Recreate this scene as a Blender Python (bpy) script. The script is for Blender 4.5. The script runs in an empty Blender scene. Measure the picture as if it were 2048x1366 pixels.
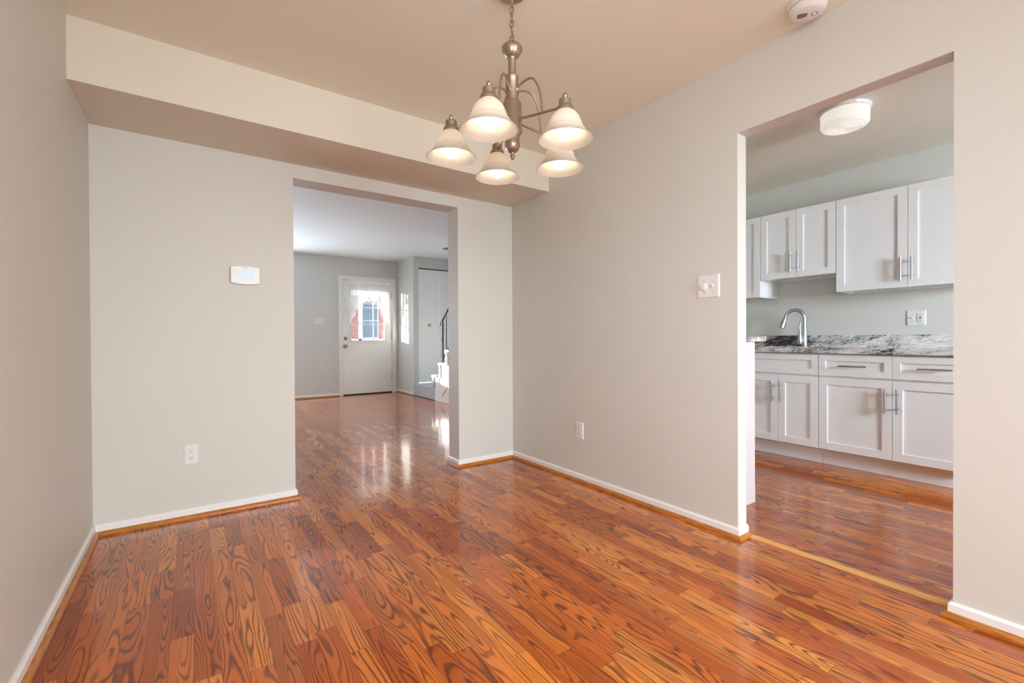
import bpy, math, random
from mathutils import Vector, Matrix
random.seed(7)
S = bpy.context.scene
COL = S.collection
PI = math.pi
R_ = math.radians

# ------------------------------------------------------------------ measured plan (metres, camera 1 m above the floor)
L, R, D = 0.4215, 2.2073, 3.1298          # dining room: left wall x=-L, right wall x=R, far wall y=D
SOF, SW, CZ = 2.101, 0.486, 2.371          # soffit underside, soffit depth, dining ceiling
T, WT = 0.167, 0.080                       # thickness of far wall / right wall
O1, O2, OH = 0.527, 1.694, 2.015           # opening to the living room
K1, K2, KH = 1.197, 0.4176, 2.0055         # opening to the kitchen
KX, KCZ = 4.618, 2.43                      # kitchen back wall, kitchen ceiling
LY, LX, LCZ, CY = 8.249, 3.184, 2.446, 7.524   # living far wall, side wall, ceiling, closet plane
RY = -2.6                                  # rear wall behind the camera
STX = 4.15                                 # wall on far side of the stairs

# ------------------------------------------------------------------ camera
cam_d = bpy.data.cameras.new('camera'); cam = bpy.data.objects.new('camera', cam_d); COL.objects.link(cam)
S.camera = cam
cam_d.sensor_width = 36; cam_d.sensor_fit = 'HORIZONTAL'; cam_d.lens = 909.56 / 2048 * 36; cam_d.clip_start = 0.02
yw, pt, rl = R_(35.1354), R_(-0.413), R_(-0.2974)
F = Vector((math.sin(yw)*math.cos(pt), math.cos(yw)*math.cos(pt), math.sin(pt)))
rt = Vector((math.cos(yw), -math.sin(yw), 0)); up = rt.cross(F)
Rr = rt*math.cos(rl) + up*math.sin(rl); Ur = -rt*math.sin(rl) + up*math.cos(rl)
cam.matrix_world = Matrix(((Rr.x, Ur.x, -F.x, 0), (Rr.y, Ur.y, -F.y, 0), (Rr.z, Ur.z, -F.z, 1.0), (0, 0, 0, 1)))

# ------------------------------------------------------------------ world, sun, window light, exposure
w = bpy.data.worlds.new('world'); S.world = w; w.use_nodes = True
bg = w.node_tree.nodes['Background']; bg.inputs[0].default_value = (0.72, 0.86, 1.0, 1); bg.inputs[1].default_value = 1.8

def area(name, loc, size, direction, power, color):
    d = bpy.data.lights.new(name, 'AREA'); d.shape = 'RECTANGLE'; d.size, d.size_y = size
    d.energy = power; d.color = color
    o = bpy.data.objects.new(name, d); COL.objects.link(o); o.location = loc
    o.rotation_euler = Vector(direction).to_track_quat('-Z', 'Y').to_euler()
    return o
sun_d = bpy.data.lights.new('sun', 'SUN'); sun_d.energy = 10.0; sun_d.angle = R_(0.6); sun_d.color = (1.0, 0.93, 0.82)
sun = bpy.data.objects.new('sun', sun_d); COL.objects.link(sun)
sun.rotation_euler = Vector((0.84, -0.54, -0.075)).to_track_quat('-Z', 'Y').to_euler()
area('daylight_patio_door', (1.2, RY-0.35, 1.25), (1.9, 1.9), (-.22, 1, -.44), 34, (0.85, 0.94, 1.0)).data.spread = R_(112)
area('daylight_side_window', (-L-0.30, -0.8, 1.45), (1.2, 1.3), (.62, 1, -.15), 11, (0.86, 0.92, 1.0)).data.spread = R_(110)
area('daylight_front_window', (0.42, LY+0.35, 1.25), (1.5, 1.5), (0, -1, .30), 46, (0.70, 0.87, 1.0))
area('daylight_kitchen_window', (2.9, RY-0.35, 1.5), (1.0, 1.0), (0.58, 1, -.26), 50, (0.76, 0.87, 1.0)).data.spread = R_(92)
S.view_settings.view_transform = 'Standard'; S.view_settings.look = 'None'
S.view_settings.gamma = 1; S.view_settings.use_curve_mapping = False
S.view_settings.exposure = 1.55
BULB = 3.4            # emission of a chandelier bulb
S.cycles.max_bounces = 10; S.cycles.diffuse_bounces = 6; S.cycles.glossy_bounces = 5
S.cycles.transmission_bounces = 8; S.cycles.transparent_max_bounces = 12
S.cycles.sample_clamp_indirect = 6.0; S.cycles.caustics_reflective = False; S.cycles.caustics_refractive = False

# ------------------------------------------------------------------ node helpers
class N:
    def __init__(s, name):
        s.m = bpy.data.materials.new(name); s.m.use_nodes = True; s.t = s.m.node_tree
        s.b = s.t.nodes['Principled BSDF']; s.out = s.t.nodes['Material Output']
    def n(s, kind, **kw):
        x = s.t.nodes.new(kind)
        for k, v in kw.items(): setattr(x, k, v)
        return x
    def put(s, sock, v):
        if v is None: return
        if isinstance(v, (int, float)): sock.default_value = v
        elif isinstance(v, tuple): sock.default_value = v if len(v) == len(sock.default_value) else v + (1,)
        else: s.t.links.new(v, sock)
    def math(s, op, a, b=None, c=None, clamp=False):
        x = s.n('ShaderNodeMath', operation=op); x.use_clamp = clamp
        s.put(x.inputs[0], a); s.put(x.inputs[1], b); s.put(x.inputs[2], c); return x.outputs[0]
    def xyz(s, a, b, c):
        x = s.n('ShaderNodeCombineXYZ'); s.put(x.inputs[0], a); s.put(x.inputs[1], b); s.put(x.inputs[2], c); return x.outputs[0]
    def obj(s):
        tc = s.n('ShaderNodeTexCoord'); sp = s.n('ShaderNodeSeparateXYZ'); s.t.links.new(tc.outputs['Object'], sp.inputs[0])
        return tc.outputs['Object'], sp.outputs[0], sp.outputs[1], sp.outputs[2]
    def noise(s, vec, scale=1, detail=2, rough=.5, dist=0):
        x = s.n('ShaderNodeTexNoise'); s.put(x.inputs['Vector'], vec); x.inputs['Scale'].default_value = scale
        x.inputs['Detail'].default_value = detail; x.inputs['Roughness'].default_value = rough
        x.inputs['Distortion'].default_value = dist; return x.outputs['Fac']
    def white(s, vec):
        x = s.n('ShaderNodeTexWhiteNoise', noise_dimensions='3D'); s.put(x.inputs['Vector'], vec); return x.outputs['Value'], x.outputs['Color']
    def ramp(s, f, stops, interp='LINEAR'):
        x = s.n('ShaderNodeValToRGB'); x.color_ramp.interpolation = interp; e = x.color_ramp.elements
        while len(e) < len(stops): e.new(.5)
        for i, (p, c) in enumerate(stops):
            e[i].position = p; e[i].color = (c + (1,)) if isinstance(c, tuple) else (c, c, c, 1)
        s.put(x.inputs[0], f); return x.outputs[0]
    def mix(s, f, a, b, mode='MIX'):
        x = s.n('ShaderNodeMix', data_type='RGBA', blend_type=mode); s.put(x.inputs[0], f); s.put(x.inputs[6], a); s.put(x.inputs[7], b); return x.outputs[2]
    def bump(s, h, strength, dist=.001):
        x = s.n('ShaderNodeBump'); x.inputs['Strength'].default_value = strength; x.inputs['Distance'].default_value = dist
        s.put(x.inputs['Height'], h); s.t.links.new(x.outputs[0], s.b.inputs['Normal'])
    def set(s, **kw):
        for k, v in kw.items(): s.put(s.b.inputs[k.replace('_', ' ')], v)
        return s

def paint(name, col, rough=.55, bump=.12, scale=260):
    m = N(name); o = m.obj()[0]
    v = m.noise(o, 2.3, 3, .6)
    c = m.mix(v, tuple(x*.97 for x in col)+(1,), tuple(min(1, x*1.03) for x in col)+(1,))
    m.set(Base_Color=c, Roughness=rough); m.b.inputs['Specular IOR Level'].default_value = .35
    if bump: m.bump(m.noise(o, scale, 2), bump, .0006)
    return m.m
def plain(name, col, rough=.5, metal=0, spec=.5, coat=0):
    m = N(name); o = m.obj()[0]; v = m.noise(o, 9, 2)
    m.set(Base_Color=m.mix(v, tuple(x*.96 for x in col)+(1,), tuple(min(1, x*1.03) for x in col)+(1,)), Roughness=rough, Metallic=metal)
    m.b.inputs['Specular IOR Level'].default_value = spec; m.b.inputs['Coat Weight'].default_value = coat
    return m.m

WALL = paint('greige_wall_paint', (0.62, 0.605, 0.55))
LWALL = paint('grey_living_wall_paint', (0.61, 0.63, 0.62))
CEIL = paint('warm_ceiling_paint', (0.80, 0.765, 0.655), .6)
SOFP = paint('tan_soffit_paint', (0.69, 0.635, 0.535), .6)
WHITE = plain('white_trim_paint', (0.82, 0.80, 0.78), .35)
LCEIL = paint('white_ceiling_paint', (0.76, 0.81, 0.84), .7)
DOORW = plain('white_door_paint', (0.86, 0.90, 0.89), .38)
CABW = plain('white_cabinet_lacquer', (0.80, 0.805, 0.785), .3)
PLATE = plain('white_plastic', (0.74, 0.725, 0.70), .3)
DARK = plain('black_slot', (0.02, 0.02, 0.02), .6)
STEEL = plain('brushed_steel', (0.50, 0.50, 0.52), .28, 1)
CHROME = plain('polished_steel', (0.60, 0.60, 0.61), .14, 1)
NICKEL = plain('antique_nickel', (0.37, 0.30, 0.21), .32, .85)
BLACKM = plain('black_painted_iron', (0.018, 0.018, 0.02), .3, .2)
BRASS = plain('aged_brass', (0.38, 0.31, 0.22), .28, 1)

def floor_mat():
    m = N('oak_strip_laminate'); o, x, y, z = m.obj(); W = 0.0668
    gx = m.math('DIVIDE', x, W); row = m.math('FLOOR', gx); fx = m.math('FRACT', gx)
    rr, _ = m.white(m.xyz(row, 3.7, 1.3))
    yy = m.math('ADD', m.math('DIVIDE', y, 0.40), m.math('MULTIPLY', rr, 17.3))
    ce = m.math('FLOOR', yy); fr = m.math('FRACT', yy)
    j, _ = m.white(m.xyz(ce, row, 9.1)); j = m.math('MULTIPLY', j, .55)
    idc = m.math('SUBTRACT', ce, m.math('LESS_THAN', fr, j))
    r0, rc = m.white(m.xyz(idc, row, 4.4))
    sp = m.n('ShaderNodeSeparateColor'); m.t.links.new(rc, sp.inputs[0]); r1, r2, r3 = sp.outputs
    # growth rings: contour lines of a stretched smooth field plus an arch term -> cathedral figure
    cx = m.math('ADD', m.math('SUBTRACT', fx, .5), m.math('MULTIPLY', m.math('SUBTRACT', r3, .5), .7))
    vv = m.xyz(m.math('ADD', m.math('MULTIPLY', x, 15), m.math('MULTIPLY', r1, 60)),
               m.math('ADD', m.math('MULTIPLY', y, 2.1), m.math('MULTIPLY', r2, 60)), m.math('MULTIPLY', r3, 40))
    n1 = m.noise(vv, 1, 1.2, .45, .25)
    wob = m.noise(m.xyz(m.math('MULTIPLY', x, 60), m.math('MULTIPLY', y, 16), m.math('MULTIPLY', r1, 30)), 1, 2)
    arch = m.math('MULTIPLY', m.math('MULTIPLY', cx, cx), m.math('MULTIPLY_ADD', r2, 1.2, .25))
    fld = m.math('ADD', m.math('ADD', m.math('MULTIPLY', n1, 1.25), arch), m.math('MULTIPLY', wob, .035))
    ph = m.math('MULTIPLY', fld, m.math('MULTIPLY_ADD', r0, 22, 42))
    sn = m.math('MULTIPLY_ADD', m.math('SINE', ph), .5, .5)
    ring = m.ramp(sn, [(0.0, 0.0), (0.52, .06), (.80, .62), (1.0, 1.0)])
    brk = m.ramp(m.noise(m.xyz(m.math('MULTIPLY', x, 20), m.math('MULTIPLY', y, 2.5), r1), 1, 1), [(.30, .55), (.55, 1.0)])
    ring = m.math('MULTIPLY', ring, brk)
    pore = m.ramp(m.noise(m.xyz(m.math('MULTIPLY', x, 420), m.math('MULTIPLY', y, 16), r2), 1, 2, .6), [(.46, 0.0), (.68, 1.0)])
    tone = m.ramp(r0, [(0, (0.72, 0.225, 0.030)), (.3, (0.61, 0.148, 0.014)), (.55, (0.50, 0.104, 0.007)), (.8, (0.35, 0.064, 0.005)), (1, (0.76, 0.265, 0.042))])
    base = m.mix(m.math('MULTIPLY', pore, .22), tone, (0.22, 0.055, .012, 1))
    dk = m.mix(.12, (0.075, 0.017, 0.005, 1), tone)
    c = m.mix(m.math('MULTIPLY', ring, .93), base, dk)
    # joints
    e1 = m.math('MINIMUM', fx, m.math('SUBTRACT', 1, fx))
    e2 = m.math('MULTIPLY', m.math('ABSOLUTE', m.math('SUBTRACT', fr, j)), 6)
    ed = m.math('LESS_THAN', m.math('MINIMUM', e1, e2), .012)
    c = m.mix(m.math('MULTIPLY', ed, .55), c, (0.05, 0.015, .006, 1))
    m.set(Base_Color=c, Roughness=m.math('MULTIPLY_ADD', ring, .05, .19))
    m.b.inputs['Specular IOR Level'].default_value = .10
    m.b.inputs['Coat Weight'].default_value = .75; m.b.inputs['Coat Roughness'].default_value = .10
    m.bump(m.math('ADD', m.math('MULTIPLY', ring, -.6), m.math('MULTIPLY', ed, -.6)), .15, .0005)
    return m.m
FLOOR = floor_mat()

def wood_trim():
    m = N('stained_oak_moulding'); o, x, y, z = m.obj()
    v = m.noise(m.xyz(m.math('MULTIPLY', x, 9), m.math('MULTIPLY', y, 9), m.math('MULTIPLY', z, 160)), 2, 3)
    m.set(Base_Color=m.ramp(v, [(.3, (0.27, .085, .012)), (.65, (0.56, .20, .03))]), Roughness=.28); return m.m
SHOE = wood_trim()

def granite():
    m = N('black_and_white_granite'); o, x, y, z = m.obj()
    sh = m.xyz(m.math('ADD', x, m.math('MULTIPLY', z, .6)), m.math('ADD', m.math('MULTIPLY', y, .75), m.math('MULTIPLY', z, 1.1)), m.math('MULTIPLY', z, 1.6))
    big = m.noise(sh, 4.2, 4, .6, .6)
    fine = m.noise(sh, 34, 6, .72, 1.6)
    k = m.math('ADD', m.math('MULTIPLY', big, .85), m.math('MULTIPLY', fine, .85))
    c = m.ramp(k, [(.72, (.025, .025, .03)), (.785, (.15, .14, .14)), (.835, (.44, .41, .38)), (.93, (.68, .65, .62)), (1.0, (.78, .76, .74))])
    rust = m.ramp(m.noise(m.xyz(x, y, 4.0), 3.1, 1), [(.62, 0.0), (.72, .5)])
    c = m.mix(rust, c, (.30, .16, .07, 1), 'MULTIPLY')
    m.set(Base_Color=c, Roughness=.12); return m.m
GRANITE = granite()

def carpet():
    m = N('pale_grey_carpet'); o = m.obj()[0]
    v = m.noise(o, 70, 4, .7)
    m.set(Base_Color=m.ramp(v, [(.3, (.30, .33, .38)), (.7, (.62, .65, .70))]), Roughness=1.0)
    m.b.inputs['Sheen Weight'].default_value = .3; m.bump(m.noise(o, 160, 3, .7), .9, .006); return m.m
CARPET = carpet()

def glass():
    m = N('window_glass'); t = m.t; tr = m.n('ShaderNodeBsdfTransparent'); gl = m.n('ShaderNodeBsdfGlossy'); gl.inputs['Roughness'].default_value = .02
    mx = m.n('ShaderNodeMixShader'); mx.inputs[0].default_value = .06;
    t.links.new(tr.outputs[0], mx.inputs[1]); t.links.new(gl.outputs[0], mx.inputs[2]); t.links.new(mx.outputs[0], m.out.inputs[0]); return m.m
GLASS = glass()

def lace():
    m = N('white_lace'); o, x, y, z = m.obj(); t = m.t
    tr = m.n('ShaderNodeBsdfTransparent'); tl = m.n('ShaderNodeBsdfTranslucent'); df = m.n('ShaderNodeBsdfDiffuse')
    tl.inputs[0].default_value = (.85, .87, .87, 1); df.inputs[0].default_value = (.8, .82, .8, 1)
    a = m.n('ShaderNodeMixShader'); a.inputs[0].default_value = .22
    t.links.new(df.outputs[0], a.inputs[1]); t.links.new(tl.outputs[0], a.inputs[2])
    v = m.noise(m.xyz(m.math('MULTIPLY', x, 70), 0.0, m.math('MULTIPLY', z, 22)), 1, 3, .6)
    f = m.ramp(v, [(.35, .55), (.65, .88)])
    b = m.n('ShaderNodeMixShader'); m.put(b.inputs[0], f); t.links.new(tr.outputs[0], b.inputs[1]); t.links.new(a.outputs[0], b.inputs[2]); t.links.new(b.outputs[0], m.out.inputs[0]); return m.m
LACE = lace()

def frosted():
    m = N('frosted_shade_glass'); t = m.t
    tl = m.n('ShaderNodeBsdfTranslucent'); tl.inputs[0].default_value = (.92, .84, .72, 1)
    df = m.n('ShaderNodeBsdfPrincipled'); df.inputs['Base Color'].default_value = (.60, .56, .51, 1); df.inputs['Roughness'].default_value = .3
    a = m.n('ShaderNodeMixShader'); a.inputs[0].default_value = .30
    t.links.new(df.outputs[0], a.inputs[1]); t.links.new(tl.outputs[0], a.inputs[2]); t.links.new(a.outputs[0], m.out.inputs[0]); return m.m
SHADE = frosted()

def emit(name, col, st, alb=.9):
    m = N(name); m.set(Base_Color=(alb, alb, alb), Roughness=.4); m.b.inputs['Emission Color'].default_value = col + (1,); m.b.inputs['Emission Strength'].default_value = st; return m.m
BULBM = emit('lit_bulb', (1.0, .88, .72), BULB)
KGLASS = emit('lit_ribbed_glass', (1.0, .93, .82), .20, .42)
SCREEN = emit('thermostat_screen', (.62, .80, .92), .20, .3)

def brick():
    m = N('red_brick'); o, x, y, z = m.obj(); b = m.n('ShaderNodeTexBrick')
    m.put(b.inputs['Vector'], m.xyz(x, z, 0.0)); b.inputs['Color1'].default_value = (.42, .12, .08, 1); b.inputs['Color2'].default_value = (.30, .09, .07, 1)
    b.inputs['Mortar'].default_value = (.5, .45, .42, 1); b.inputs['Scale'].default_value = 1; b.inputs['Brick Width'].default_value = .22; b.inputs['Row Height'].default_value = .075; b.inputs['Mortar Size'].default_value = .008
    m.set(Base_Color=b.outputs[0], Roughness=.9); return m.m
BRICK = brick()
GROUND = plain('concrete_ground', (.42, .42, .40), .9)
SLATE = plain('grey_roof', (.12, .12, .13), .9)
PANE = plain('dark_window_pane', (.10, .13, .17), .1)
OUTW = plain('white_exterior_paint', (.42, .43, .47), .6)

# ------------------------------------------------------------------ mesh helpers
class MB:
    def __init__(s): s.v = []; s.f = []; s.sm = []
    def add(s, vs, fs, smooth=False):
        k = len(s.v); s.v += [tuple(v) for v in vs]; s.f += [tuple(i+k for i in f) for f in fs]; s.sm += [smooth]*len(fs); return s
    def box(s, x0, x1, y0, y1, z0, z1):
        if x0 > x1: x0, x1 = x1, x0
        if y0 > y1: y0, y1 = y1, y0
        if z0 > z1: z0, z1 = z1, z0
        return s.add([(x0,y0,z0),(x1,y0,z0),(x1,y1,z0),(x0,y1,z0),(x0,y0,z1),(x1,y0,z1),(x1,y1,z1),(x0,y1,z1)],
                     [(0,3,2,1),(4,5,6,7),(0,1,5,4),(1,2,6,5),(2,3,7,6),(3,0,4,7)])
    def lathe(s, prof, org=(0,0,0), axis=(0,0,1), n=40, smooth=True, close=False):
        a = Vector(axis).normalized(); q = a.to_track_quat('Z', 'Y'); o = Vector(org); vs = []
        for r, h in prof:
            for i in range(n):
                t = 2*PI*i/n; vs.append(o + q @ Vector((r*math.cos(t), r*math.sin(t), h)))
        m = len(prof); fs = []
        for k in range(m if close else m-1):
            k2 = (k+1) % m
            for i in range(n):
                i2 = (i+1) % n; fs.append((k*n+i, k*n+i2, k2*n+i2, k2*n+i))
        if not close:
            if prof[0][0] > 1e-5: fs.append(tuple(range(n))[::-1])
            if prof[-1][0] > 1e-5: fs.append(tuple((m-1)*n+i for i in range(n)))
        return s.add(vs, fs, smooth)
    def cyl(s, a, b, r, n=24):
        a, b = Vector(a), Vector(b); return s.lathe([(r, 0), (r, (b-a).length)], a, b-a, n)
    def tube(s, pts, r, n=12, closed=False):
        P = [Vector(p) for p in pts]; m = len(P); vs = []; pn = None
        for i in range(m):
            if closed: tg = P[(i+1) % m] - P[i-1]
            else: tg = P[min(i+1, m-1)] - P[max(i-1, 0)]
            tg.normalize()
            if pn is None:
                pn = tg.orthogonal().normalized()
            pn = (pn - tg*pn.dot(tg)).normalized(); bn = tg.cross(pn); rr = r[i] if isinstance(r, (list, tuple)) else r
            for k in range(n):
                t = 2*PI*k/n; vs.append(P[i] + pn*rr*math.cos(t) + bn*rr*math.sin(t))
        fs = []
        for i in range(m if closed else m-1):
            i2 = (i+1) % m
            for k in range(n): fs.append((i*n+k, i*n+(k+1) % n, i2*n+(k+1) % n, i2*n+k))
        if not closed: fs.append(tuple(range(n))[::-1]); fs.append(tuple((m-1)*n+k for k in range(n)))
        return s.add(vs, fs, True)
    def prism(s, poly, axis, a0, a1, smooth=False):
        """poly = 2-D points; axis 'x': (y,z), 'y': (x,z), 'z': (x,y)"""
        def P(p, a): return {'x': (a, p[0], p[1]), 'y': (p[0], a, p[1]), 'z': (p[0], p[1], a)}[axis]
        n = len(poly); vs = [P(p, a0) for p in poly] + [P(p, a1) for p in poly]
        fs = [tuple(range(n))[::-1], tuple(range(n, 2*n))] + [(i, (i+1) % n, n+(i+1) % n, n+i) for i in range(n)]
        return s.add(vs, fs, smooth)
    def sweep(s, path, prof):
        """profile (offset to the right of the walking direction, z) mitred along a plan path"""
        P = [Vector(p) for p in path]; n = len(P); vs = []; m = len(prof)
        for i in range(n):
            d0 = (P[i]-P[i-1]).normalized() if i > 0 else None; d1 = (P[i+1]-P[i]).normalized() if i < n-1 else None
            r0 = Vector((d0.y, -d0.x)) if d0 else None; r1 = Vector((d1.y, -d1.x)) if d1 else None
            if r0 is None: mt = r1
            elif r1 is None: mt = r0
            else: mt = (r0+r1)/(1+r0.dot(r1))
            for o, z in prof: vs.append((P[i].x+mt.x*o, P[i].y+mt.y*o, z))
        fs = [tuple(range(m)), tuple((n-1)*m+k for k in range(m))[::-1]]
        for i in range(n-1):
            for k in range(m): fs.append((i*m+k, (i+1)*m+k, (i+1)*m+(k+1) % m, i*m+(k+1) % m))
        return s.add(vs, fs)
    def build(s, name, mat, parent=None, loc=None, bevel=0, seg=2, weld=False):
        import bmesh
        me = bpy.data.meshes.new(name); vs = s.v
        if loc is not None: vs = [(v[0]-loc[0], v[1]-loc[1], v[2]-loc[2]) for v in vs]
        me.from_pydata(vs, [], s.f)
        for p, sm in zip(me.polygons, s.sm): p.use_smooth = sm
        bm = bmesh.new(); bm.from_mesh(me); bmesh.ops.recalc_face_normals(bm, faces=bm.faces)
        if any(s.sm):
            for e in bm.edges:
                if len(e.link_faces) == 2 and e.calc_face_angle(0) > R_(32): e.smooth = False
        bm.to_mesh(me); bm.free()
        me.materials.append(mat); o = bpy.data.objects.new(name, me); COL.objects.link(o)
        if loc is not None: o.location = loc
        if parent: o.parent = parent
        if bevel:
            b = o.modifiers.new('bevel', 'BEVEL'); b.width = bevel; b.segments = seg; b.limit_method = 'ANGLE'; b.angle_limit = R_(40)
        return o
def tag(o, label=None, cat=None, group=None, kind=None):
    if label: o['label'] = label
    if cat: o['category'] = cat
    if group: o['group'] = group
    if kind: o['kind'] = kind
    return o
def thing(name, label, cat, loc=(0,0,0), rz=0, group=None):
    o = bpy.data.objects.new(name, None); COL.objects.link(o); o.location = loc; o.rotation_euler = (0, 0, rz); o.empty_display_size = .05
    return tag(o, label, cat, group)
def struct(name, mb, mat, label, cat, bevel=0):
    return tag(mb.build(name, mat, bevel=bevel), label, cat, kind='structure')
def copy_tree(o, parent=None):
    c = o.copy(); COL.objects.link(c)
    if parent: c.parent = parent
    for ch in [x for x in bpy.data.objects if x.parent == o and x != c]: copy_tree(ch, c)
    return c

def wall_cells(mb, axis, a0, a1, u0, u1, z0, z1, holes):
    """solid wall slab between a0 and a1 on `axis`, running u0..u1, with rectangular holes (ua,ub,za,zb)"""
    us = sorted({u0, u1, *[h[0] for h in holes], *[h[1] for h in holes]}); zs = sorted({z0, z1, *[h[2] for h in holes], *[h[3] for h in holes]})
    nu, nz = len(us)-1, len(zs)-1
    def solid(i, j):
        if not (0 <= i < nu and 0 <= j < nz): return False
        um, zm = (us[i]+us[i+1])/2, (zs[j]+zs[j+1])/2
        return not any(h[0] < um < h[1] and h[2] < zm < h[3] for h in holes)
    P = (lambda a, u, z: (a, u, z)) if axis == 'x' else (lambda a, u, z: (u, a, z))
    for i in range(nu):
        for j in range(nz):
            if not solid(i, j): continue
            ua, ub, za, zb = us[i], us[i+1], zs[j], zs[j+1]
            for a in (a0, a1): mb.add([P(a, ua, za), P(a, ub, za), P(a, ub, zb), P(a, ua, zb)], [(0, 1, 2, 3)])
            for (di, dj, q) in ((-1, 0, [(ua, za), (ua, zb)]), (1, 0, [(ub, za), (ub, zb)]), (0, -1, [(ua, za), (ub, za)]), (0, 1, [(ua, zb), (ub, zb)])):
                if not solid(i+di, j+dj):
                    (p, q2) = q; mb.add([P(a0, *p), P(a1, *p), P(a1, *q2), P(a0, *q2)], [(0, 1, 2, 3)])
    return mb

# ------------------------------------------------------------------ room shell
EX = .15
struct('floor', MB().box(-L-.3, KX+.3, RY-.12, LY+.12, -.06, 0), FLOOR, 'glossy orange-brown oak strip laminate floor', 'floor')
struct('wall_left', wall_cells(MB(), 'x', -L-EX, -L, RY-.12, LY+.12, 0, 2.6, [(-1.3, -.1, .85, 2.05)]), WALL, 'plain greige wall along the dining room side', 'wall')
struct('wall_far', wall_cells(MB(), 'y', D, D+T, -L, R+WT, 0, 2.6, [(O1, O2, 0, OH)]), WALL, 'greige dining wall with wide cased opening to the living room', 'wall')
struct('wall_right', wall_cells(MB(), 'x', R, R+WT, RY, D, 0, 2.6, [(K2, K1, 0, KH)]), WALL, 'greige dining wall with opening to the kitchen', 'wall')
struct('wall_rear', wall_cells(MB(), 'y', RY-.12, RY, -L, KX+.1, 0, 2.6, [(.30, 2.10, 0.02, 2.08), (2.45, 3.40, 1.08, 2.02)]), WALL, 'greige rear wall with patio door and kitchen window', 'wall')
struct('ceiling', MB().box(-L, R, RY, D, CZ, CZ+.05), CEIL, 'warm beige dining room ceiling', 'ceiling')
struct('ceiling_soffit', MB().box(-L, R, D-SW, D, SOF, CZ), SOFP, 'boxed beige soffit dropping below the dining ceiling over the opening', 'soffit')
struct('ceiling_kitchen', MB().box(R+WT, KX, RY, D, KCZ, KCZ+.05), CEIL, 'kitchen ceiling around the ribbed glass lamp', 'ceiling')
struct('wall_kitchen_back', wall_cells(MB(), 'x', KX, KX+.1, RY, D+T, 0, 2.6, []), WALL, 'kitchen wall behind the cabinets and faucet', 'wall')
struct('wall_kitchen_end', wall_cells(MB(), 'y', D, D+T, R+WT, KX, 0, 2.6, []), WALL, 'kitchen end wall beyond the sink', 'wall')
# living room
struct('ceiling_living', MB().box(-L, STX, D+T, LY, LCZ, LCZ+.05), LCEIL, 'white living room ceiling', 'ceiling')
struct('wall_front', wall_cells(MB(), 'y', LY, LY+.14, -L, LX+.1, 0, 2.6, [(2.165, 3.07, 0, 2.055), (-.3, 1.15, .5, 2.0)]), LWALL, 'grey living room wall around the white entry door', 'wall')
struct('wall_side', wall_cells(MB(), 'x', LX, LX+.10, CY+.10, LY, 0, 2.6, []), LWALL, 'grey wall between the entry door and the closet', 'wall')
struct('wall_closet', wall_cells(MB(), 'y', CY, CY+.10, LX, STX, 0, 2.6, [(3.281, 4.10, .2, 2.256)]), LWALL, 'grey wall around the tall white bifold closet doors', 'wall')
struct('wall_stairs', wall_cells(MB(), 'x', STX, STX+.1, D+T, LY, 0, 2.6, []), LWALL, 'grey wall on the far side of the stairs', 'wall')

# baseboards + oak shoe moulding
BH = .054
base_prof = [(-.001, 0), (.012, 0), (.012, BH-.008), (.006, BH), (-.001, BH)]
shoe_prof = [(.0122, 0.0005), (.030, 0.0005), (.0295, .009), (.026, .0155), (.020, .0195), (.0122, .0205)]
pA = [(-L, RY), (-L, D), (O1, D), (O1, D+T)]
pB = [(O2, D+T), (O2, D), (R, D), (R, K1), (R+WT, K1)]
pC = [(R+WT, K2), (R, K2), (R, RY)]
for nm, tn, p, lb in (('baseboard_left', 'trim_1', pA, 'along the wall under the thermostat'), ('baseboard_right', 'trim_2', pB, 'between the two openings'), ('baseboard_near', 'trim_3', pC, 'on the near side of the kitchen opening')):
    struct(nm, MB().sweep(p, base_prof), WHITE, 'white baseboard ' + lb, 'baseboard')
    struct(tn, MB().sweep(p, shoe_prof), SHOE, 'stained oak shoe moulding ' + lb, 'moulding')
pD = [(-L, LY), (2.10, LY)]; pE = [(3.13, LY), (LX, LY), (LX, CY+.005)]
for nm, tn, p, lb in (('baseboard_front', 'trim_4', pD, 'under the triple switch in the living room'), ('baseboard_side', 'trim_5', pE, 'beside the entry door')):
    struct(nm, MB().sweep(p, base_prof), WHITE, 'white baseboard ' + lb, 'baseboard')
    struct(tn, MB().sweep(p, shoe_prof), SHOE, 'stained oak shoe moulding ' + lb, 'moulding')
# threshold strip in the kitchen opening
th = [(-.022, 0), (-.020, .003), (-.010, .0075), (0, .009), (.010, .0075), (.020, .003), (.022, 0)]
mb = MB(); mb.prism([(2.292+a, b) for a, b in th], 'y', K2+.03, K1-.03)
struct('trim_6', mb, plain('honey_oak_strip', (0.72, .36, .11), .16), 'raised oak transition strip across the kitchen opening', 'threshold')

# ------------------------------------------------------------------ window and patio door (behind camera / out of frame), for the daylight
def window(name, axis, x0, x1, y, z0, z1, nx, nz, label, depth=.06):
    fr = MB()
    t = .045
    fr.box(x0, x0+t, y, y+depth, z0, z1); fr.box(x1-t, x1, y, y+depth, z0, z1)
    fr.box(x0+t, x1-t, y, y+depth, z0, z0+t); fr.box(x0+t, x1-t, y, y+depth, z1-t, z1)
    for i in range(1, nx):
        xx = x0+(x1-x0)*i/nx; fr.box(xx-.02, xx+.02, y+.01, y+depth-.01, z0+t, z1-t)
    for j in range(1, nz):
        zz = z0+(z1-z0)*j/nz; fr.box(x0+t, x1-t, y+.012, y+depth-.012, zz-.015, zz+.015)
    o = struct(name, fr, WHITE, label, 'window')
    MB().box(x0+t, x1-t, y+depth/2-.002, y+depth/2+.002, z0+t, z1-t).build('glass', GLASS, o)
    return o
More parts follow.
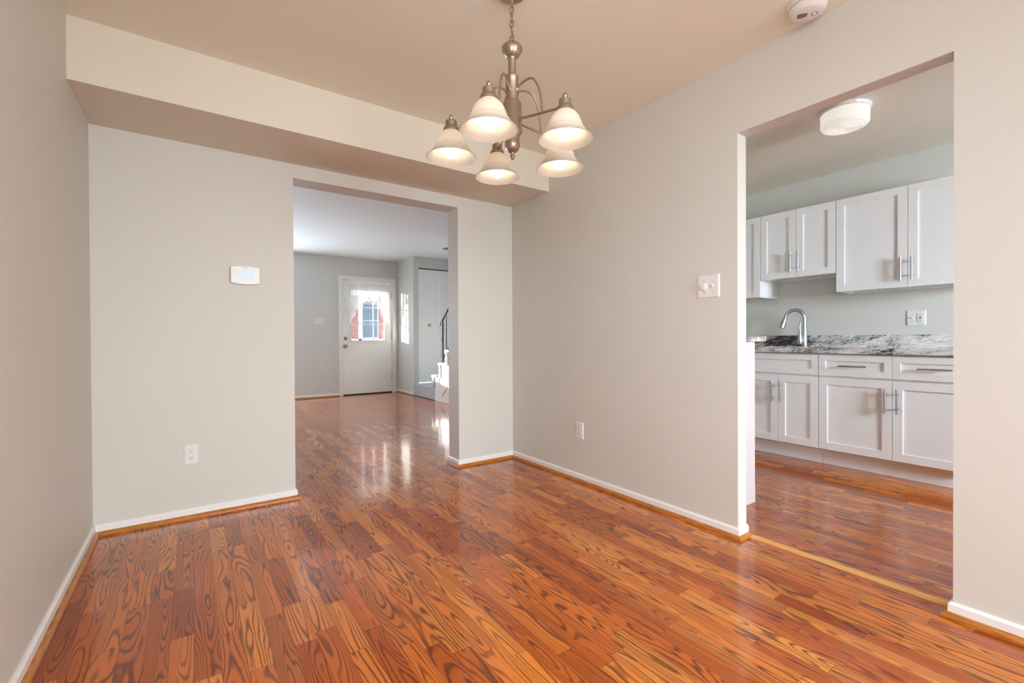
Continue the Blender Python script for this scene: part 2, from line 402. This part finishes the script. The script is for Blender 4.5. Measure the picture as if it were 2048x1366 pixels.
window('window_1', 'y', -.3, 1.15, LY+.03, .5, 2.0, 2, 2, 'white framed living room front window')
window('window_2', 'y', 2.45, 3.40, RY-.09, 1.08, 2.02, 2, 1, 'white framed kitchen window')
_w = window('window_3', 'y', -1.3, -.1, 0, .85, 2.05, 2, 1, 'white framed dining room side window')
_w.rotation_euler = (0, 0, PI/2); _w.location = (-L-.03, 0, 0)
window('door_3', 'y', .30, 2.10, RY-.09, 0.02, 2.08, 2, 1, 'white framed sliding patio door')

# ------------------------------------------------------------------ entry door
y0 = LY
cas = MB(); cp = .062
cas.box(2.100, 2.165, y0-.018, y0, 0, 2.118); cas.box(3.070, 3.132, y0-.018, y0, 0, 2.118); cas.box(2.165, 3.070, y0-.018, y0, 2.056, 2.118)
cas.box(2.165, 2.172, y0, y0+.12, 0, 2.055); cas.box(3.063, 3.070, y0, y0+.12, 0, 2.055); cas.box(2.172, 3.063, y0, y0+.12, 2.048, 2.055)
door = struct('door_1', cas, WHITE, 'white entry door with a nine-pane window and lace curtain', 'door', bevel=.003)
gx0, gx1, gz0, gz1 = 2.323, 2.925, .975, 1.87
sl = MB(); wall_cells(sl, 'y', y0+.022, y0+.062, 2.177, 3.059, .02, 2.044, [(gx0, gx1, gz0, gz1)])
slab = sl.build('door_panel', DOORW, door)
lf = MB()
lf.box(gx0-.03, gx0, y0+.012, y0+.022, gz0-.03, gz1+.03); lf.box(gx1, gx1+.03, y0+.012, y0+.022, gz0-.03, gz1+.03)
lf.box(gx0, gx1, y0+.012, y0+.022, gz0-.03, gz0); lf.box(gx0, gx1, y0+.012, y0+.022, gz1, gz1+.03)
for i in (1, 2):
    xx = gx0+(gx1-gx0)*i/3; lf.box(xx-.009, xx+.009, y0+.016, y0+.05, gz0, gz1)
    zz = gz0+(gz1-gz0)*i/3; lf.box(gx0, gx1, y0+.018, y0+.048, zz-.009, zz+.009)
lf.build('window_grille', WHITE, slab, bevel=.002)
MB().box(gx0, gx1, y0+.032, y0+.036, gz0, gz1).build('glass', GLASS, slab)
def rosette(mb, x, z, kn):
    mb.lathe([(0.001, 0), (.031, 0), (.031, .006), (.022, .012)] + ([(.012, .016), (.012, .035), (.026, .045), (.029, .058), (.022, .070), (.001, .074)] if kn else [(.018, .018), (.001, .02)]), (x, y0+.022, z), (0, -1, 0), 28)
    return mb
rosette(MB(), 2.222, .875, True).build('door_knob', BRASS, slab)
mb = rosette(MB(), 2.222, 1.012, False); mb.box(2.218, 2.226, y0-.012, y0+.004, 1.0, 1.024); mb.build('deadbolt', BRASS, slab)
for z in (.30, 1.05, 1.80): MB().box(3.056, 3.068, y0+.006, y0+.022, z-.05, z+.05).build('hinge', BRASS, door)
MB().box(2.172, 3.063, y0+.03, y0+.10, 0, .019).build('threshold', DARK, door)

# lace valance on the door
def curtain():
    root = thing('lace_curtain', 'sheer white lace curtain gathered over the entry door window', 'curtain', (2.62, y0-.03, 1.2))
    MB().cyl((2.235-2.62, 0, 1.955-1.2), (3.03-2.62, 0, 1.955-1.2), .006, 10).build('curtain_rod', WHITE, root)
    nx, nz = 200, 26; vs = []; fs = []
    for i in range(nx+1):
        u = i/nx; x0_, x1_ = 2.255, 3.01; xt = x0_+(x1_-x0_)*u
        d = abs(u-.5)*2
        zb = 1.27 + (0.40)*(1-min(1, max(0, (d-.30)/.55))**1.0)*1.0 + .012*math.sin(u*60)
        sp = 1 + .10*0
        for j in range(nz+1):
            v = j/nz; z = 1.985 + (zb-1.985)*v
            xx = 2.632 + (xt-2.632)*(1+.10*v)
            amp = .006+.010*v if z < 1.9 else .004
            yy = -.004 + amp*math.sin(u*2*PI*23+math.sin(u*17)*1.5)
            vs.append((xx-2.62, yy, z-1.2))
    for i in range(nx):
        for j in range(nz): fs.append((i*(nz+1)+j, (i+1)*(nz+1)+j, (i+1)*(nz+1)+j+1, i*(nz+1)+j+1))
    MB().add(vs, fs, True).build('lace_panel', LACE, root)
curtain()

# bifold closet doors
cl = MB(); cl.box(3.281, 4.10, CY+.045, CY+.075, 2.235, 2.256)
d2 = struct('door_2', cl, DARK, 'tall flat white bifold closet doors above the carpeted landing', 'door')
for a, b in ((3.285, 3.694), (3.700, 4.096)):
    p = MB().box(a, b, CY+.03, CY+.06, .222, 2.238).build('bifold_panel', DOORW, d2, bevel=.002)
    if a < 3.3: MB().lathe([(.008, 0), (.008, .012), (.020, .018), (.022, .026), (.014, .034), (.001, .036)], (3.497, CY+.03, 1.24), (0, -1, 0), 20).build('knob', BRASS, p)

# ------------------------------------------------------------------ stairs
st = thing('staircase', 'carpeted stairs climbing from a low landing below the bifold doors', 'stairs', (3.184, 6.7, 0))
def lc(mb, name, mat, bevel=0, seg=2, par=None): 
    o = mb.build(name, mat, par or st, loc=(3.184, 6.7, 0), bevel=bevel, seg=seg); o.location = (0, 0, 0); return o
lc(MB().box(3.186, STX-.002, 6.70, CY-.002, 0.002, .213), 'landing', CARPET, .022, 4)
RISE, RUN = .205, .234
for k in range(10):
    yt = 6.725 - RUN*k; zt = .213+RISE*(k+1); 
    if zt > 2.4: break
    # tread with rolled nose and riser
    pr = [(yt-RUN-.03, zt-.035), (yt-RUN-.03, zt), (yt+.015, zt)] + [(yt+.015+.024*math.sin(t*PI/6), zt-.024+.024*math.cos(t*PI/6)) for t in range(1, 6)] + [(yt+.012, zt-.052), (yt, zt-.056), (yt, zt-RISE), (yt-.03, zt-RISE), (yt-.03, zt-.035)]
    lc(MB().prism(pr, 'x', 3.160, STX-.002), 'step', CARPET)
# closed white side below the steps
poly = [(6.70, 0.002)]
for k in range(10):
    yt = 6.722 - RUN*k; zt = .213+RISE*(k+1)-.036
    if zt > 2.38: break
    poly += [(yt-.02, zt), (yt-RUN-.02, zt)]
poly += [(poly[-1][0], 0.002)]
poly[1] = (6.70, poly[1][1])
side = lc(MB().prism(poly, 'x', 3.190, 3.215), 'stair_skirt', WHITE)
mb = MB(); mb.prism([(6.47, .09), (6.44, .09), (4.6, 1.70), (4.6, 1.735)], 'x', 3.178, 3.191); lc(mb, 'skirt_moulding', WHITE, par=st)
# railing
ra = thing('stair_railing', 'black iron stair railing with square post and sloping handrail', 'railing', (3.22, 6.44, .62))
def rl_(mb, name, mat, bevel=0): o = mb.build(name, mat, ra, loc=(3.22, 6.44, .62), bevel=bevel); o.location = (0, 0, 0); return o
X = 3.205; sl_ = RISE/RUN
rl_(MB().box(X-.014, X+.014, 6.43, 6.458, .618, 1.27), 'newel_post', BLACKM, .002)
rl_(MB().tube([(X, 6.44+.06, 1.225), (X, 6.44+.055, 1.255), (X, 6.46, 1.275)] + [(X, 6.44-a, 1.285+a*sl_) for a in (0, .5, 1.2)], .017, 12), 'handrail', BLACKM)
rl_(MB().lathe([(.001, -.02), (.022, -.018), (.026, 0), (.022, .018), (.001, .02)], (X, 6.50, 1.225), (1, 0, 0), 20), 'handrail_scroll', BLACKM)
rl_(MB().tube([(X, 6.44-a, .68+a*sl_) for a in (0, .6, 1.2)], .011, 8), 'bottom_rail', BLACKM)
for k in range(1, 9):
    a = .13*k; rl_(MB().box(X-.007, X+.007, 6.437-a, 6.451-a, .68+a*sl_, 1.28+a*sl_), 'baluster', BLACKM)

# ceiling air vent in the living room
v = thing('ceiling_vent', 'small grey louvred vent on the living room ceiling above the stairs', 'vent', (3.42, 6.55, LCZ))
fr = MB(); fr.box(-.15, .15, -.08, -.065, -.012, 0); fr.box(-.15, .15, .065, .08, -.012, 0); fr.box(-.15, -.135, -.065, .065, -.012, 0); fr.box(.135, .15, -.065, .065, -.012, 0)
fr.build('frame', PLATE, v)
lv = MB()
for k in range(7): lv.box(-.135, .135, -.06+.018*k, -.054+.018*k, -.010, -.001)
lv.build('louvre', STEEL, v)

# ------------------------------------------------------------------ wall plates
def frame_on(normal, origin):
    """local frame: x along the wall (viewer's right), y out of the wall, z up"""
    pass
def plate_local(w_, h_, t=.006):
    mb = MB(); b = .004
    mb.add([(-w_/2, 0, -h_/2), (w_/2, 0, -h_/2), (w_/2, 0, h_/2), (-w_/2, 0, h_/2), (-w_/2+b, -t, -h_/2+b), (w_/2-b, -t, -h_/2+b), (w_/2-b, -t, h_/2-b), (-w_/2+b, -t, h_/2-b)],
           [(3, 2, 1, 0), (4, 5, 6, 7), (0, 1, 5, 4), (1, 2, 6, 5), (2, 3, 7, 6), (3, 0, 4, 7)]); return mb
def receptacle(root, cx, cz, s=1.0):
    mb = MB(); pts = []
    for k in range(24):
        a = 2*PI*k/24; pts.append((cx+.0165*s*math.cos(a), cz+max(-.0125, min(.0125, .0165*math.sin(a)))*s))
    mb.prism(pts, 'y', -.008, -.0055); f = mb.build('receptacle', PLATE, root)
    sl = MB(); sl.box(cx-.0072, cx-.0050, -.0084, -.0079, cz-.001, cz+.0075); sl.box(cx+.0050, cx+.0072, -.0084, -.0079, cz, cz+.0065)
    sl.lathe([(.001, 0), (.0024, 0), (.0024, .0005), (.001, .0005)], (cx, -.0079, cz-.0062), (0, -1, 0), 12); sl.build('slot', DARK, f)
def toggle(root, cx, cz, up=1):
    mb = MB(); mb.box(cx-.005, cx+.005, -.0075, -.005, cz-.012, cz+.012)
    mb.add([(cx-.0035, -.006, cz-.004), (cx+.0035, -.006, cz-.004), (cx+.0035, -.006, cz+.004), (cx-.0035, -.006, cz+.004), (cx-.003, -.020, cz+up*.006-.003), (cx+.003, -.020, cz+up*.006-.003), (cx+.003, -.020, cz+up*.006+.003), (cx-.003, -.020, cz+up*.006+.003)],
           [(3, 2, 1, 0), (4, 5, 6, 7), (0, 1, 5, 4), (1, 2, 6, 5), (2, 3, 7, 6), (3, 0, 4, 7)]); mb.build('toggle', PLATE, root)
def screws(root, pts):
    for (x, z) in pts: MB().lathe([(.001, 0), (.0030, 0), (.0024, .0012), (.001, .0014)], (x, -.006, z), (0, -1, 0), 10).build('screw', STEEL, root)
def duplex(label, loc, rz):
    r = thing('wall_outlet', label, 'outlet', loc, rz)
    plate_local(.070, .116).build('plate', PLATE, r); receptacle(r, 0, .0195); receptacle(r, 0, -.0195); screws(r, [(0, 0)])
duplex('white duplex outlet low on the wall below the thermostat', (-.008, D, .356), 0)
duplex('small cream duplex outlet low on the long wall between the two openings', (R, 2.318, .355), -PI/2)
# dimmer + toggle two-gang plate
r = thing('dimmer_switch_plate', 'white double plate with round dimmer knob and toggle beside the kitchen opening', 'light switch', (R, 1.350, 1.265), -PI/2)
plate_local(.120, .120).build('plate', PLATE, r)
MB().lathe([(.019, .005), (.018, .016), (.0165, .020), (.010, .0215), (.001, .0215)], (-.024, 0, 0), (0, -1, 0), 32).build('dimmer_knob', PLATE, r)
toggle(r, .023, 0); screws(r, [(.023, .030), (.023, -.030), (-.024, .030), (-.024, -.030)])
# triple switch by the entry door
r = thing('triple_switch_plate', 'white triple toggle switch plate on the wall near the entry door', 'light switch', (1.788, LY, 1.306), 0)
plate_local(.165, .118).build('plate', PLATE, r)
for x in (-.046, 0, .046): toggle(r, x, 0); screws(r, [(x, .03), (x, -.03)])
# kitchen plate: toggle + GFCI
r = thing('kitchen_outlet_plate', 'white double plate with toggle and safety outlet above the granite backsplash', 'outlet', (KX, 1.085, 1.143), -PI/2)
plate_local(.116, .120).build('plate', PLATE, r); toggle(r, -.024, 0)
g = MB().box(.007, .041, -.009, -.0055, -.034, .034).build('gfci_receptacle', PLATE, r, bevel=.001)
sl = MB()
for s_ in (1, -1):
    sl.box(.0175, .0195, -.0095, -.0089, s_*.021-.003, s_*.021+.004); sl.box(.0285, .0305, -.0095, -.0089, s_*.021-.003, s_*.021+.004); sl.box(.0225, .0255, -.0095, -.0089, s_*.021-.010, s_*.021-.007)
sl.box(.017, .031, -.0102, -.0089, .001, .006); sl.box(.017, .031, -.0102, -.0089, -.006, -.001); sl.build('slot', DARK, g)
screws(r, [(-.024, .03), (-.024, -.03), (.024, .048), (.024, -.048)])
# thermostat
r = thing('thermostat', 'white wall thermostat with curved top and lit blue screen', 'thermostat', (.262, D, 1.381), 0)
w2, h2 = .076, .047; pl = []
for k in range(17): t = -1+k/8; pl.append((w2*t, h2+.009*(1-t*t)))
for k in range(17): t = 1-k/8; pl.append((w2*t, -h2-.009*(1-t*t)))
MB().prism(pl, 'y', -.026, 0).build('case', PLATE, r, bevel=.004, seg=3)
MB().box(-.042, .044, -.0275, -.0255, -.031, .031).build('screen', SCREEN, r, bevel=.0005)
lg = MB(); lg.box(-.012, -.004, -.0268, -.0259, .0425, .0455)
for k in range(5): lg.box(-.002+.004*k, .0008+.004*k, -.0268, -.0259, .0425, .0450)
lg.build('logo', plain('grey_print', (.25, .25, .27), .5), r)

# ------------------------------------------------------------------ smoke alarm
r = thing('smoke_alarm', 'round white smoke alarm on the dining ceiling near the kitchen wall', 'smoke alarm', (2.085, .835, CZ), R_(-55))
MB().lathe([(.001, 0), (.072, 0), (.072, -.010), (.068, -.013), (.001, -.013)][::-1], (0, 0, 0), (0, 0, 1), 48).build('mounting_plate', PLATE, r)
MB().lathe([(.060, -.013), (.066, -.018), (.066, -.030), (.058, -.040), (.048, -.044), (.001, -.046)], (0, 0, 0), (0, 0, 1), 48).build('cover', PLATE, r)
mb = MB()
for k in range(6): mb.box(-.036+.006*k, -.033+.006*k, -.014, .014-.002*abs(k-2), -.0468, -.0445)
for k in range(10):
    a = 2*PI*k/10; mb.box(.024+.011*math.cos(a)-.0012, .024+.011*math.cos(a)+.0012, .011*math.sin(a)-.0012, .011*math.sin(a)+.0012, -.0466, -.0445)
mb.build('grille', DARK, r)
MB().lathe([(.001, -.0455), (.006, -.0455), (.005, -.0485), (.001, -.0487)], (.024, 0, 0), (0, 0, 1), 16).build('test_button', PLATE, r)

# ------------------------------------------------------------------ chandelier
CX, CYY = 1.044, 1.474
ch = thing('chandelier', 'antique nickel chandelier with five lit frosted bell shades on a chain', 'chandelier', (CX, CYY, 0))
MB().lathe([(.001, 2.371), (.060, 2.371), (.060, 2.366), (.055, 2.358), (.036, 2.349), (.014, 2.345), (.010, 2.338), (.001, 2.336)], n=48).build('canopy', NICKEL, ch)
mb = MB(); z = 2.340; k = 0
while z > 2.180:
    pts = []
    for i in range(20):
        a = 2*PI*i/20; u_, w_ = .0080*math.cos(a), .0165*math.sin(a)
        th_ = R_(35) + (PI/2 if k % 2 else 0)
        pts.append((u_*math.cos(th_), u_*math.sin(th_), z-.0165+w_))
    mb.tube(pts, .0023, 8, closed=True); z -= .0275; k += 1
mb.build('chain', NICKEL, ch)
mb = MB(); mb.tube([(.004*math.cos(t/10*6*PI+1), .004*math.sin(t/10*6*PI+1), 2.325-.15*t/40) for t in range(41)], .0014, 6); mb.build('cord', plain('clear_brown_cord', (.22, .15, .09), .4), ch)
MB().tube([(.011*math.cos(2*PI*i/20), 0, 2.178+.011*math.sin(2*PI*i/20)) for i in range(20)], .0022, 8, closed=True).build('loop', NICKEL, ch)
prof = [(.001, 2.168), (.008, 2.168), (.022, 2.163), (.033, 2.156), (.041, 2.146), (.0415, 2.138), (.036, 2.131), (.033, 2.122), (.024, 2.110), (.0165, 2.106), (.0150, 2.102), (.0150, 2.038),
        (.024, 2.037), (.0265, 2.034), (.0265, 2.024), (.0255, 2.022), (.0255, 1.938), (.034, 1.932), (.0370, 1.924), (.0370, 1.826), (.039, 1.822), (.039, 1.815), (.033, 1.805), (.0275, 1.795), (.0275, 1.782),
        (.0300, 1.770), (.0300, 1.758), (.024, 1.744), (.014, 1.736), (.006, 1.733), (.005, 1.729), (.0095, 1.723), (.010, 1.716), (.006, 1.709), (.001, 1.707)]
MB().lathe(prof, n=48).build('stem', NICKEL, ch)
fw = Vector((math.sin(yw), math.cos(yw), 0)); rg = Vector((math.cos(yw), -math.sin(yw), 0))
RAD = .243
outer = [(.0270, 1.826), (.0300, 1.822), (.0420, 1.812), (.0520, 1.798), (.0590, 1.782), (.0645, 1.766), (.0680, 1.757), (.0725, 1.753), (.0745, 1.748), (.0805, 1.738), (.0915, 1.728), (.1000, 1.720)]
inner = [(r_-.0035, z_-.0005) for r_, z_ in outer][::-1]; inner[0] = (.0975, 1.7185)
shade_prof = outer + inner
for i, ang in enumerate((-109.5, -38, 34, 106, 178)):
    a = R_(ang); dr = rg*math.cos(a) + fw*math.sin(a); p = dr*RAD
    mb = MB(); mb.tube([dr*.034+Vector((0, 0, 1.858)), dr*.12+Vector((0, 0, 1.850)), dr*(RAD-.018)+Vector((0, 0, 1.842))], .0048, 12)
    arc = []
    for t in range(21):
        q = t/20; an = PI*(1.0-q*1.03)
        rad = .083+.060*math.cos(an)*1.0; zz = 1.968+.030*math.sin(max(0, an)) if q < .5 else 1.845+.153*math.sin(max(0, an))
        arc.append(dr*(rad) + Vector((0, 0, zz)))
    mb.tube(arc, .0042, 10); mb.build('arm', NICKEL, ch)
    hp = [(.001, 1.889), (.005, 1.888), (.0085, 1.882), (.0085, 1.876), (.005, 1.870), (.004, 1.866), (.020, 1.865), (.0225, 1.862), (.0225, 1.843), (.026, 1.841), (.0300, 1.835), (.0315, 1.828), (.0315, 1.822), (.028, 1.820), (.001, 1.820)]
    MB().lathe(hp, p, n=36).build('shade_holder', NICKEL, ch)
    s_ = MB().lathe(shade_prof, p, n=48, close=True).build('shade', SHADE, ch)
    c = 1.748; r0 = .0315
    bp = [(.001, c-r0)] + [(r0*math.sin(t*PI/14), c-r0*math.cos(t*PI/14)) for t in range(1, 11)] + [(.0165, c+.034), (.0145, c+.045), (.013, c+.065), (.001, c+.066)]
    MB().lathe(bp, p, n=24).build('light_bulb', BULBM, s_)

# ------------------------------------------------------------------ kitchen ceiling lamp
r = thing('kitchen_ceiling_lamp', 'lit round ribbed glass drum lamp on the kitchen ceiling', 'ceiling lamp', (3.37, 1.14, KCZ))
MB().lathe([(.001, -.001), (.136, -.001), (.138, -.010), (.134, -.020), (.128, -.024), (.001, -.024)], n=56).build('base_ring', WHITE, r)
pr = [(.124, -.024)]
for k in range(9):
    z = -.028-.0085*k; pr += [(.128, z), (.1235, z-.004)]
pr += [(.124, -.104), (.116, -.114), (.104, -.118)]
for k in range(7): q = .098-.0135*k; pr += [(q, -.1150), (q-.0065, -.1225)]
pr += [(.001, -.119)]
MB().lathe(pr, n=56).build('ribbed_glass', KGLASS, r)

# ------------------------------------------------------------------ kitchen cabinets
KF, KU = 3.988, 4.288                   # faces of lower / upper doors
def shaker(mb, xf, ya, yb, za, zb, fw_=.057, t=.020, rec=.009):
    mb.box(xf, xf+t, ya, ya+fw_, za, zb); mb.box(xf, xf+t, yb-fw_, yb, za, zb)
    mb.box(xf, xf+t, ya+fw_, yb-fw_, za, za+fw_); mb.box(xf, xf+t, ya+fw_, yb-fw_, zb-fw_, zb)
    mb.box(xf+rec, xf+t, ya+fw_-.001, yb-fw_+.001, za+fw_-.001, zb-fw_+.001); return mb
def vhandle(xf, y, za, zb):
    mb = MB(); mb.cyl((xf-.032, y, za), (xf-.032, y, zb), .006, 14)
    for z in (za+.035, zb-.035): mb.cyl((xf-.032, y, z), (xf+.002, y, z), .0045, 10)
    return mb
def hhandle(xf, z, ya, yb):
    mb = MB(); mb.cyl((xf-.032, ya, z), (xf-.032, yb, z), .006, 14)
    for y in (ya+.035, yb-.035): mb.cyl((xf-.032, y, z), (xf+.002, y, z), .0045, 10)
    return mb
def cabinet(name, label, ya, yb, za, zb, xf, doors, drawers, lower, group=None):
    """doors / drawers: list of (y0,y1,z0,z1,handle_y or None); mesh coordinates relative to the cabinet's base point"""
    org = (xf, (ya+yb)/2, 0 if lower else za); root = thing(name, label, 'cabinet', org, 0, group)
    def put(mb, nm, mat, par=None, bevel=0):
        o = mb.build(nm, mat, par or root, loc=org, bevel=bevel); o.location = (0, 0, 0); return o
    b = MB()
    if lower:
        b.box(xf+.021, KX-.001, ya+.0005, yb-.0005, .125, .868)
        b.box(xf+.085, KX-.001, ya+.0005, yb-.0005, 0.001, .125)
    else:
        b.box(xf+.021, KX-.001, ya+.0005, yb-.0005, za+.020, zb)
        b.box(xf+.021, xf+.040, ya+.0005, yb-.0005, za, za+.02); b.box(xf+.040, KX-.001, ya+.0005, ya+.018, za, za+.02); b.box(xf+.040, KX-.001, yb-.018, yb-.0005, za, za+.02); b.box(KX-.02, KX-.001, ya+.018, yb-.018, za, za+.02)
    put(b, 'body', CABW)
    for (a, c, z0, z1, hy) in doors:
        d = put(shaker(MB(), xf, a+.0015, c-.0015, z0, z1), 'door', CABW, None, .0012)
        if hy is not None:
            hz = (z1-.225, z1-.052) if lower else (z0+.048, z0+.222); put(vhandle(xf, hy, *hz), 'handle', STEEL, d)
    for (a, c, z0, z1, hh) in drawers:
        d = put(shaker(MB(), xf, a+.0015, c-.0015, z0, z1, .045), 'drawer', CABW, None, .0012)
        if hh: put(hhandle(xf, (z0+z1)/2, (a+c)/2-.0865, (a+c)/2+.0865), 'handle', STEEL, d)
    if not lower and len(doors) == 2:
        for (a, c, *_) in doors:
            m_ = (a+c)/2; put(MB().lathe([(.001, 0), (.004, 0), (.004, .003), (.001, .003)], (xf+.030, m_-.05, za-.003), (0, 0, 1), 10), 'bumper', DARK)
    return root
Dz0, Dz1, Rz0, Rz1 = .131, .686, .700, .858
cabinet('sink_cabinet', 'white shaker sink base cabinet with two narrow doors under the faucet', 1.524, 2.124, 0, .87, KF,
        [(1.824, 2.124, Dz0, Dz1, 1.857), (1.524, 1.824, Dz0, Dz1, 1.792)], [(1.524, 2.124, Rz0, Rz1, False)], True)
cabinet('base_cabinet', 'wide white shaker base cabinet with two drawers over two doors', .612, 1.522, 0, .87, KF,
        [(1.067, 1.522, Dz0, Dz1, 1.100), (.612, 1.067, Dz0, Dz1, 1.034)], [(1.067, 1.522, Rz0, Rz1, True), (.612, 1.067, Rz0, Rz1, True)], True)
cabinet('base_cabinet', 'white base cabinet beyond the sink cabinet behind the half wall', 2.126, 2.70, 0, .87, KF,
        [(2.126, 2.70, Dz0, Dz1, 2.20)], [(2.126, 2.70, Rz0, Rz1, False)], True)
cabinet('wall_cabinet', 'tall white wall cabinet mostly hidden behind the kitchen opening edge', 2.114, 2.57, 1.365, 2.105, KU, [(2.114, 2.57, 1.365, 2.105, None)], [], False)
cabinet('wall_cabinet', 'short white wall cabinet with two doors above the faucet', 1.512, 2.112, 1.517, 2.105, KU,
        [(1.812, 2.112, 1.517, 2.105, 1.845), (1.512, 1.812, 1.517, 2.105, 1.782)], [], False)
cabinet('wall_cabinet', 'large white wall cabinet with two wide doors above the kitchen outlet', .600, 1.510, 1.362, 2.105, KU,
        [(1.058, 1.510, 1.362, 2.105, 1.091), (.600, 1.058, 1.362, 2.105, 1.028)], [], False)

# countertop with undermount sink cut-out, and its backsplash
ct = MB(); cx0, cx1, cy0, cy1 = 3.966, KX-.0205, .600, 2.72
sx0, sx1, sy0, sy1 = 4.09, 4.44, 1.58, 2.07
for (a, b, c, d) in ((cx0, sx0, cy0, cy1), (sx1, cx1, cy0, cy1), (sx0, sx1, cy0, sy0), (sx0, sx1, sy1, cy1)): ct.box(a, b, c, d, .872, .912)
top = thing('granite_countertop', 'black and white granite countertop with upstand along the kitchen wall', 'countertop', (cx0, 1.6, .872))
o = ct.build('slab', GRANITE, top, loc=(cx0, 1.6, .872)); o.location = (0, 0, 0)
o = MB().box(KX-.020, KX-.001, cy0, cy1, .872, 1.012).build('backsplash', GRANITE, top, loc=(cx0, 1.6, .872), bevel=.002); o.location = (0, 0, 0)
sk = MB(); zb = .872
sk.box(sx0-.01, sx0, sy0-.01, sy1+.01, .70, zb); sk.box(sx1, sx1+.01, sy0-.01, sy1+.01, .70, zb); sk.box(sx0, sx1, sy0-.01, sy0, .70, zb); sk.box(sx0, sx1, sy1, sy1+.01, .70, zb); sk.box(sx0-.01, sx1+.01, sy0-.01, sy1+.01, .69, .70)
tag(sk.build('sink_basin', STEEL), 'stainless undermount sink set in the granite countertop', 'sink')

# faucet
fa = thing('kitchen_faucet', 'brushed steel gooseneck pull-down faucet standing behind the sink', 'faucet', (4.50, 1.828, .912))
MB().lathe([(.001, 0), (.027, 0), (.027, .006), (.0225, .012), (.0225, .060), (.0200, .11), (.0165, .165), (.0135, .19), (.001, .19)], n=32).build('faucet_body', STEEL, fa)
dirn = Vector((-.30, .95, 0)).normalized(); pts = [Vector((0, 0, .15)), Vector((0, 0, .20)), Vector((0, 0, .245))]; rr = .075
for k in range(1, 17):
    a = PI*k/16*.93; pts.append(dirn*(rr-rr*math.cos(a)) + Vector((0, 0, .25+rr*1.08*math.sin(a))))
e = pts[-1]; tg = (pts[-1]-pts[-2]).normalized(); pts.append(e+tg*.02)
MB().tube(pts, .0145, 16).build('spout', STEEL, fa)
h0 = pts[-1]; sh = MB().lathe([(.0150, -.01), (.0175, .0), (.0205, .03), (.0250, .065), (.0250, .078), (.022, .080), (.001, .080)], h0, tg, 28).build('spray_head', STEEL, fa)
MB().lathe([(.001, 0), (.0215, 0), (.0215, .003), (.001, .003)], h0+tg*.080, tg, 24).build('nozzle', DARK, sh)
MB().lathe([(.001, .02), (.016, .022), (.020, .05), (.0175, .085), (.0095, .125), (.0062, .16), (.0062, .215), (.0075, .222), (.001, .226)], dirn*.028+Vector((-.02, 0, 0)), (0, .0, 1), 24).build('lever_handle', STEEL, fa)

# half wall with granite cap at the end of the kitchen
hw = thing('half_wall', 'white half wall end with granite cap beside the kitchen opening', 'half wall', (2.735, 1.405, 0))
def hp_(mb, nm, mat, bevel=0): o = mb.build(nm, mat, hw, loc=(2.735, 1.405, 0), bevel=bevel); o.location = (0, 0, 0); return o
hp_(MB().box(2.685, 2.785, 1.405, 2.95, 0, .972), 'wall_body', WHITE)
hp_(MB().sweep([(2.684, 2.9), (2.684, 1.404), (2.786, 1.404), (2.786, 2.9)][::-1], [(0, 0), (.014, 0), (.014, .075), (.009, .088), (.004, .094), (0, .096)]), 'base_moulding', WHITE)
hp_(MB().box(2.60, 2.885, 1.385, 2.95, .972, 1.004), 'granite_cap', GRANITE, .003)

# ------------------------------------------------------------------ outside the entry door
tag(MB().box(-30, 40, LY+.13, 60, -.35, -.10).build('ground_street', GROUND), 'pale concrete ground outside', 'ground', kind='structure')
tag(MB().box(-20, 30, -14, RY-.13, -.35, -.10).build('ground_patio', GROUND), 'pale concrete ground behind the house', 'ground', kind='structure')
nh = thing('neighbour_house', 'red brick house with white trim seen through the entry door window', 'house', (6.5, 22, 0))
def np_(mb, nm, mat, par=None): o = mb.build(nm, mat, par or nh, loc=(6.5, 22, 0)); o.location = (0, 0, 0); return o
np_(MB().box(3.2, 13, 22, 26, -.3, 5.5), 'wall', BRICK)
np_(MB().prism([(21.5, 5.5), (26.5, 5.5), (24, 7.4)], 'x', 2.8, 13.4), 'roof', SLATE)
for xc in (7.05, 8.9, 11.0):
    f = MB(); f.box(xc-.42, xc+.42, 21.93, 22, 1.0, 2.75); wn = np_(f, 'window', OUTW)
    p = MB(); p.box(xc-.34, xc-.02, 21.90, 21.94, 1.1, 1.86); p.box(xc+.02, xc+.34, 21.90, 21.94, 1.1, 1.86); p.box(xc-.34, xc-.02, 21.90, 21.94, 1.92, 2.66); p.box(xc+.02, xc+.34, 21.90, 21.94, 1.92, 2.66); np_(p, 'pane', PANE, wn)
for xc in (5.85, 6.35): np_(MB().box(xc-.07, xc+.07, 21.2, 21.34, -.1, 3.0), 'porch_post', OUTW)
np_(MB().box(3.4, 9.5, 21.0, 21.9, 3.0, 3.25), 'porch_beam', OUTW)
mb = MB(); mb.box(5.2, 9.5, 21.2, 21.26, .92, 1.0); mb.box(5.2, 9.5, 21.2, 21.26, .15, .2)
for k in range(44): mb.box(5.2+.1*k, 5.235+.1*k, 21.21, 21.25, .2, .92)
np_(mb, 'porch_railing', OUTW)
